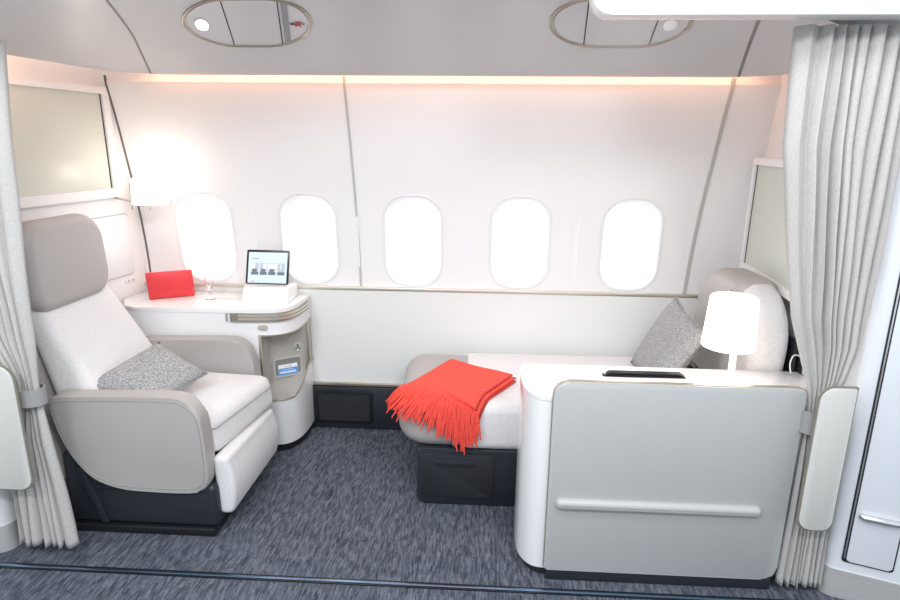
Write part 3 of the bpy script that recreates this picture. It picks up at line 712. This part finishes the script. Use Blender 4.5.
# card in the pocket
cdt = thing('info_card', 'small blue and white printed card in the pocket of the desk niche', 'card', (-1.03, 2.98, .35))
def cardpt(u, v, o=.0): return npt(.055 + .103 * u, .383 + .058 * v, .010 - .004 * v + o)
bm = NB(); prism(bm, rrect(0, 1, 0, 1, .02, 2), lambda p: cardpt(p[0], p[1], 0), lambda p: cardpt(p[0], p[1], .0012)); link('paper', bm, M['white'], cdt)
def cardrect(u0, u1, v0, v1, m, nm, o=.0015):
    bm = NB(); bm.faces.new([bm.verts.new(cardpt(*q, o)) for q in ((u0, v0), (u1, v0), (u1, v1), (u0, v1))]); link(nm, bm, m, cdt)
cardrect(.01, .99, 0.01, .66, M['blue'], 'blue_field')
xx = .08
for k, w_ in enumerate((.07, .05, .08, .05, .06, .09, .07, .06, .08, .05)):
    cardrect(xx, xx + w_, .18, .36, M['white'], 'printed_line', .002); xx += w_ + .018
cardrect(.18, .8, .50, .54, M['white'], 'printed_line', .002); cardrect(.3, .7, .80, .85, M['greyink'], 'printed_line', .002)
# stowed table in the slot
iS = next(i for i, p in enumerate(DP) if p[0] > -1.26)
SL = DP[iS:-3]
bm = NB(); band(bm, SL, .728, .769, -.004, .0035)
M['slat'] = mat('pale_champagne_slat', (.74, .70, .62), .28, .8)
t = link('stowed_table', bm, mat('slot_shadow_metal', (.36, .33, .28), .4, .7), dk)
bm = NB(); band(bm, SL[1:], .735, .747, .003, .010); link('slat', bm, M['slat'], t, angle=30)
bm = NB(); band(bm, SL[1:], .752, .764, .003, .009); link('slat', bm, M['slat'], t, angle=30)
bm = NB(); band(bm, SL, .7255, .7295, .002, .007); band(bm, SL, .7675, .7705, .002, .006); box(bm, -1.262, -1.256, 2.795, 2.806, .727, .770, .002, 2); link('slot_rim', bm, M['champ'], t)
bm = NB(); pXZ(bm, rrect(-1.108, -1.062, .684, .706, .0109, 6), 2.806, 2.824, .002, 2); link('release_button', bm, mat('beige_button', (.45, .42, .36), .5), dk)

# things on the desk -------------------------------------------------
cl = thing('clutch_case', 'bright red leather folding case standing on the white desk', 'case', (-1.60, 2.99, .7905))
a = Vector((-1.722, 2.935)); b2 = Vector((-1.530, 3.045)); dx = (b2 - a); nb = Vector((-dx.y, dx.x)).normalized() * .042
def cp_(u, v, w): return (a.x + dx.x * u + nb.x * w - .012 * v * dx.x * 3, a.y + dx.y * u + nb.y * w - .0 * v, .791 + v)
bm = NB(); hexa(bm, [cp_(0, 0, 0), cp_(1, 0, 0), cp_(1, 0, 1), cp_(0, 0, 1), cp_(-.03, .138, .2), cp_(.97, .138, .2), cp_(.97, .138, 1), cp_(-.03, .138, 1)], .007, 3); link('body', bm, M['red'], cl)
bm = NB()
hexa(bm, [cp_(.0, .045, -.07), cp_(1, .045, -.07), cp_(1, .045, .05), cp_(0, .045, .05), cp_(-.02, .140, .12), cp_(.98, .140, .12), cp_(.98, .140, .5), cp_(-.02, .140, .5)], .004, 2); link('front_flap', bm, M['red'], cl)
bm = NB(); cc = Vector(cp_(.52, .088, -.04)); n2d = -nb.normalized()
tube(bm, [cc, cc + Vector((n2d.x, n2d.y, 0)) * .008], .011, 18); link('snap_button', bm, M['red'], cl)

gl = thing('champagne_flute', 'clear glass flute on the desk between the red case and the tablet', 'glass', (-1.42, 2.985, .7905))
bm = NB()
prof = [(.0, 0), (.026, 0), (.026, .002), (.004, .007), (.0035, .045), (.012, .058), (.021, .085), (.022, .12), (.019, .155), (.0175, .155), (.0205, .12), (.0195, .086), (.010, .060), (0, .054)]
lathe(bm, [(max(r, .0002), z) for r, z in prof], (-1.42, 2.985, .7905), 32); link('bowl', bm, M['glass'], gl)

dkk = thing('tablet_dock', 'low glossy white dock on the desk, holding up the tablet', 'dock', (-1.09, 2.99, .7905))
bm = NB(); pYZ(bm, [(2.91, .7905), (2.93, .835), (2.955, .868), (2.985, .872), (3.05, .872), (3.09, .86), (3.10, .7905)], -1.225, -.985, .006, 3); link('body', bm, M['gloss'], dkk)
tb = thing('tablet', 'black tablet with a lit light-blue screen standing on its white dock', 'tablet', (-1.09, 2.98, .873))
TB0 = Vector((-1.222, 2.975, .880)); TX = Vector((.222, 0.012, -.004)); TZ = Vector((.006, .045, .172)); TN = TX.cross(TZ).normalized()
def tp(u, v, o): q = TB0 + TX * u + TZ * v + TN * o; return tuple(q)
def tquad(bm, u0, u1, v0, v1, o0, o1=None, r=0):
    if o1 is None: bm.faces.new([bm.verts.new(tp(u, v, o0)) for u, v in ((u0, v0), (u1, v0), (u1, v1), (u0, v1))]); return
    prism(bm, [(u, v) for u, v in ((u0, v0), (u1, v0), (u1, v1), (u0, v1))], lambda p: tp(p[0], p[1], o0), lambda p: tp(p[0], p[1], o1), r, 2)
bm = NB(); prism(bm, rrect(0, 1, 0, 1, .04, 4), lambda p: tp(*p, -.008), lambda p: tp(*p, 0), .0015, 2); link('bezel', bm, M['black'], tb)
bm = NB(); tquad(bm, .05, .95, .035, .93, .0008); sc = link('screen', bm, M['lcd'], tb, smooth=False)
for i, u in enumerate((.12, .32, .52, .73)):
    bm = NB(); tquad(bm, u, u + .17, .27, .62, .0012); tquad(bm, u, u + .17, .27, .36, .0016); tquad(bm, u + .03, u + .13, .36, .45, .0016)
    tquad(bm, u + .07 * (i % 2), u + .09 + .06 * (i % 3), .45, .60, .0016)
    bm.faces.ensure_lookup_table(); bm.faces[1].material_index = 1; bm.faces[2].material_index = 0 if i == 3 else 1; bm.faces[3].material_index = 2
    link('photo_tile', bm, [M['lcd_m'], M['lcd_d'], M['lcd_l']], sc, smooth=False)
bm = NB(); tquad(bm, .14, .19, .73, .75, .0012); tquad(bm, .20, .29, .73, .75, .0012); link('heading', bm, M['lcd_d'], sc, smooth=False)
bm = NB(); tquad(bm, .12, .22, .06, .09, .0012); link('accent', bm, M['lcd_r'], sc, smooth=False)
for u in (.3, .42, .55, .67, .8):
    bm = NB(); tquad(bm, u, u + .03, .06, .085, .0012); link('menu_mark', bm, M['lcd_m'], sc, smooth=False)

# ------------------------------------------------------------------ lamps
def shade_mesh(c, r0, r1, h_):
    bm = NB(); lathe(bm, [(r0, 0), (r0 + .001, .003), (r1 + .001, h_ - .006), (r1 - .004, h_), (r1 * .45, h_), (r1 * .43, h_ - .006), (r1 - .008, h_ - .008), (r0 - .005, .003)], c, 48, False)
    return bm
lp = thing('table_lamp', 'lit white table lamp on the console top in front of the bed head', 'lamp', (.945, 2.15, .737))
bm = NB(); lathe(bm, [(.0005, 0), (.058, 0), (.060, .003), (.058, .008), (.012, .010), (.0115, .20), (.0005, .20)], (.94, 2.15, .7365), 40, False); link('base_and_stem', bm, M['gloss'], lp, angle=40)
link('lamp_shade', shade_mesh((.915, 2.15, .885), .092, .080, .188), M['shade'], lp, angle=40)
bm = NB(); tube(bm, [(.885, 2.105, .888), (.885, 2.105, .872)], .003, 8); link('pull_switch', bm, M['champ'], lp)
lamp_l = bpy.data.lights.new('table_lamp_bulb', 'POINT'); lamp_l.energy = .55; lamp_l.color = (1, .80, .62); lamp_l.shadow_soft_size = .03
lo = bpy.data.objects.new('table_lamp_bulb', lamp_l); COL.objects.link(lo); lo.location = (.915, 2.15, .86)
lp = thing('wall_lamp', 'small lit white lamp on the left bulkhead above the red case', 'lamp', (-1.85, 2.95, 1.3))
link('lamp_shade', shade_mesh((-1.655, 2.93, 1.29), .082, .076, .125), M['shade'], lp, angle=40)
bm = NB(); tube(bm, [(BL(3.0) - .01, 3.0, 1.31), (-1.76, 2.94, 1.30), (-1.655, 2.93, 1.31), (-1.655, 2.93, 1.36)], .005, 10); box(bm, -1.752, -1.742, 2.925, 2.935, 1.26, 1.39, .002, 2); link('bracket', bm, M['champ'], lp)
bm = NB(); tube(bm, [(-1.625, 2.87, 1.295), (-1.625, 2.87, 1.262)], .0025, 8); link('pull_switch', bm, M['champ'], lp)
l2 = bpy.data.lights.new('wall_lamp_bulb', 'POINT'); l2.energy = .8; l2.color = (1, .84, .70); l2.shadow_soft_size = .03
lo = bpy.data.objects.new('wall_lamp_bulb', l2); COL.objects.link(lo); lo.location = (-1.655, 2.93, 1.43)

# ------------------------------------------------------------------ bed
bd = thing('suite_bed', 'flat bed with off-white mattress, taupe leather foot end and dark navy drawer base', 'bed', (.4, 2.75, 0))
FO = rrect(-.385, .045, 2.405, 3.10, .1, 14, (.13, .02, .02, .12))
bm = NB(); rslab(bm, [(p[0] + .035 * max(0, (2.75 - p[1]) / .35) * (1 if p[0] < -.2 else 0), p[1]) for p in FO], .272, .502, .085, lambda a, b_, w: (a if a < -.12 else a, b_, w)); link('foot_end', bm, M['leather'], bd, angle=60)
bm = NB(); rslab(bm, rrect(-.088, 1.0, 2.403, 3.10, .056, 6), .275, .506, .05, lambda a, b_, w: (a, b_, w)); link('mattress', bm, M['fabric'], bd, angle=60)
bm = NB(); pXZ(bm, rrect(-.268, .99, .004, .280, .0, 6, (.035, .0, .0, .02)), 2.412, 3.08, .008, 3); bs = link('base', bm, M['navy'], bd)
bm = NB(); pXZ(bm, rrect(-.255, .075, .045, .262, .02, 5, (.03, .006, .006, .02)), 2.4045, 2.4125, .003, 2); dr = link('drawer', bm, mat('charcoal_drawer', (.020, .022, .027), .45), bd)
bm = NB(); pXZ(bm, rrect(-.185, .005, .200, .232, .012, 5), 2.399, 2.405, .002, 2); link('handle', bm, M['navy'], dr)
bm = NB(); pXZ(bm, rrect(-.175, -.005, .204, .214, .004, 4), 2.3975, 2.400); link('handle_slot', bm, M['dark'], dr)
bm = NB(); box(bm, -.22, .98, 2.49, 3.0, .0005, .01); link('plinth', bm, M['black'], bd)
# upright bed head (seat back)
bk = thing('seat_back', 'rounded upright seat back with taupe leather centre at the head of the bed', 'seat back', (1.13, 2.6, .45))
sbk = lambda a, b_, w: (w + .05 * (b_ - .6), a, b_)
bm = NB(); rslab(bm, rrect(2.312, 3.00, .515, 1.045, .2, 14, (.03, .03, .22, .25)), 1.075, 1.225, .055, sbk, 8); link('cushion', bm, M['fabric'], bk, angle=60)
bm = NB(); rslab(bm, rrect(2.50, 2.955, .515, 1.056, .2, 14, (.03, .03, .20, .05)), 1.050, 1.231, .055, sbk, 8); link('headrest', bm, M['leather'], bk, angle=60)
bm = NB(); box(bm, 1.246, 1.262, 2.32, 2.99, .02, .86, .006, 2); box(bm, 1.03, 1.19, 2.34, 2.98, .01, .510); link('back_shell', bm, M['black'], bk)

# ------------------------------------------------------------------ throw blanket
bl = thing('throw_blanket', 'coral red fringed throw folded on the foot end of the bed', 'blanket', (-.12, 2.6, .505))
A, B, C_, D = Vector((-.138, 2.86, .0)), Vector((.165, 2.665, 0)), Vector((-.008, 2.375, 0)), Vector((-.335, 2.505, 0))
def layer(zb, th, sh, grow=0.0, curl=True):
    bm = NB(); nu, nv = 26, 26; c4 = (A + B + C_ + D) / 4
    def top(sgn):
        def f(u, v):   # u: A->B, v: A->D
            p = A * (1 - u) * (1 - v) + B * u * (1 - v) + C_ * u * v + D * (1 - u) * v
            p = p + (p - c4) * grow + Vector((sh[0], sh[1], 0))
            s_, t_ = 2 * u - 1, 2 * v - 1
            edge = (1 - abs(s_) ** 10) * (1 - abs(t_) ** 14)
            z = zb + .003 * math.sin(7 * u + 2) * math.sin(5 * v + 1)
            # droop over the front edge of the bed and over its rounded foot
            ov = max(0, 2.46 - p.y); z -= ov * ov * 9
            z += sgn * th * .5 * max(edge, 0) ** .35
            return Vector((p.x, p.y, z + .0))
        return f
    grid(bm, nu, nv, top(1)); grid(bm, nu, nv, top(-1)); bmesh.ops.remove_doubles(bm, verts=bm.verts[:], dist=.0002)
    return bm
link('folded_layer', layer(.512, .014, (.012, -.006), .015), M['coral'], bl, angle=180)
link('folded_layer', layer(.527, .014, (.016, -.004), .0), M['coral'], bl, angle=180)
link('folded_layer', layer(.541, .014, (0, 0), -.005), M['coral'], bl, angle=180)
ENDS = [(-.415, 2.475, .470), (-.395, 2.43, .455), (-.345, 2.392, .440), (-.28, 2.378, .425), (-.21, 2.374, .385), (-.13, 2.372, .335), (-.05, 2.370, .290), (.004, 2.372, .345)]
def strands(count, zs, ln, seedv):
    bm = NB(); rn = random.Random(seedv)
    for k in range(count):
        u = min(max((k + rn.uniform(-.5, .5)) / (count - 1), 0), 1)
        p0 = D.lerp(C_, u); p0 = Vector((p0.x, p0.y, zs - max(0, 2.46 - p0.y) ** 2 * 9))
        q = u * (len(ENDS) - 1); i_ = min(int(q), len(ENDS) - 2); pe = Vector(ENDS[i_]).lerp(Vector(ENDS[i_ + 1]), q - i_)
        pe += Vector((rn.uniform(-.018, .018), 0, rn.uniform(-.03, .012)))
        pe = p0.lerp(pe, ln * rn.uniform(.82, 1.04)); 
        mid = p0.lerp(pe, .5); sh = Vector((mid.x + rn.uniform(-.006, .006), min(mid.y, p0.y) - .012 * (p0.y - pe.y > .01), .0))
        sh.z = max(mid.z + .022, min(p0.z, .512) - .012) if pe.z < .44 else mid.z + .016
        pe.x += rn.uniform(-.006, .006)
        tube(bm, smooth_loop([p0 + Vector((.010, .012, -.002)), p0, p0.lerp(sh, .55) + Vector((0, 0, .007)), sh, sh.lerp(pe, .6) + Vector((rn.uniform(-.005, .005), -.004, .003)), pe], 4, False), .0036, 6, taper=.85)
    return bm
f1_ = link('fringe', strands(95, .541, .86, 3), M['coral'], bl); f1_['kind'] = 'stuff'
f2_ = link('fringe', strands(95, .526, .97, 4), M['coral'], bl); f2_['kind'] = 'stuff'
f3_ = link('fringe', strands(80, .534, .66, 9), M['coral'], bl); f3_['kind'] = 'stuff'

# ------------------------------------------------------------------ right console
cn = thing('side_console', 'long console with grey front panel and white top, in front of the bed', 'console', (.7, 2.13, 0))
CO = [(.26, 1.972), (.208, 1.99), (.176, 2.04), (.164, 2.10), (.164, 2.20), (.170, 2.265), (.192, 2.298), (.24, 2.305)]
P = [(p.x, p.y) for p in smooth_loop([(.40, 1.97)] + CO + [(.40, 2.305)], 6, False)]
OUT = P + [(1.262, 2.305), (1.262, 2.21), (1.20, 2.06), (1.125, 1.985), (1.10, 1.972)]
bm = NB(); pXY(bm, OUT, .036, .720, 0); link('body', bm, M['gloss'], cn, angle=40)
bm = NB(); pXY(bm, OUT, .722, .735, .004, 2); link('console_top', bm, M['gloss'], cn)
bm = NB(); pXY(bm, [((p[0] - .7) * .97 + .7, (p[1] - 2.13) * .94 + 2.13) for p in OUT], .001, .037); link('plinth', bm, M['navy'], cn)
PP = rrect(.262, 1.110, .050, .805, .04, 8, (.012, .055, .02, .055))
bm = NB(); pXZ(bm, [(p[0] + (.0), p[1]) for p in PP], 1.943, 1.969, .004, 3); fp = link('front_panel', bm, M['panel'], cn, angle=40)
c = Vector((.69, .43))
PT_ = [p for p in PP]
bm = NB(); lo_ = [(c.x + (p[0] - c.x) * 1.006, c.y + (p[1] - c.y) * 1.007) for p in PP]
prism(bm, lo_, lambda p: (p[0], 1.953, p[1]), lambda p: (p[0], 1.971, p[1]), .002, 2); link('edge_trim', bm, M['champ'], cn)
bm = NB(); rslab(bm, rrect(.290, 1.018, .316, .357, .0200, 10), 1.922, 1.962, .0175, lambda a, b_, w: (a, w, b_), 7); link('bumper_rail', bm, M['panel'], fp, angle=60)
bm = NB(); box(bm, 1.09, 1.108, 1.98, 2.06, .05, .72); box(bm, .27, 1.10, 1.950, 1.972, .002, .052, .006, 2); link('kick_strip', bm, M['navy'], cn)
# latch bar on the console top
lt = thing('latch_handle', 'black bar handle recessed in the white console top', 'handle', (.63, 2.2, .7355))
bm = NB(); pXY(bm, rrect(.478, .795, 2.188, 2.222, .012, 5), .7352, .7385); link('recess_plate', bm, M['dark'], lt)
bm = NB(); tube(bm, [(.492, 2.204, .739), (.503, 2.204, .748), (.77, 2.204, .748), (.783, 2.204, .739)], .0085, 12); link('grip', bm, M['black'], lt)
for x in (.488, .787):
    bm = NB(); tube(bm, [(x, 2.204, .7385), (x, 2.204, .746)], .005, 10); link('pivot', bm, M['silver'], lt)
bm = NB(); lathe(bm, [(.086, 0), (.088, .0012), (.084, .0012)], (.94, 2.15, .7351), 40, False); link('charging_ring', bm, mat('ring_warm_white', (.72, .68, .62), .4), cn)
# cable and socket at the right end
pb = thing('power_box', 'black socket box behind the right end of the console top beside the curtain', 'power box', (1.276, 2.33, .70))
bm = NB(); box(bm, 1.268, 1.285, 2.312, 2.352, .70, .85, .004, 2); link('housing', bm, M['black'], pb)
bm = NB(); tube(bm, [(1.276, 2.312, .775), (1.276, 2.306, .775)], .006, 12); link('contact', bm, M['gold'], pb)
bm = NB(); tube(bm, smooth_loop([(1.225, 2.28, .737), (1.222, 2.29, .77), (1.232, 2.297, .80), (1.25, 2.30, .805), (1.272, 2.302, .790), (1.276, 2.304, .775)], 6, False), .0028, 8)
tag(link('charging_cable', bm, M['cable']), 'thin white cable looping into the black socket box beside the curtain', 'cable')
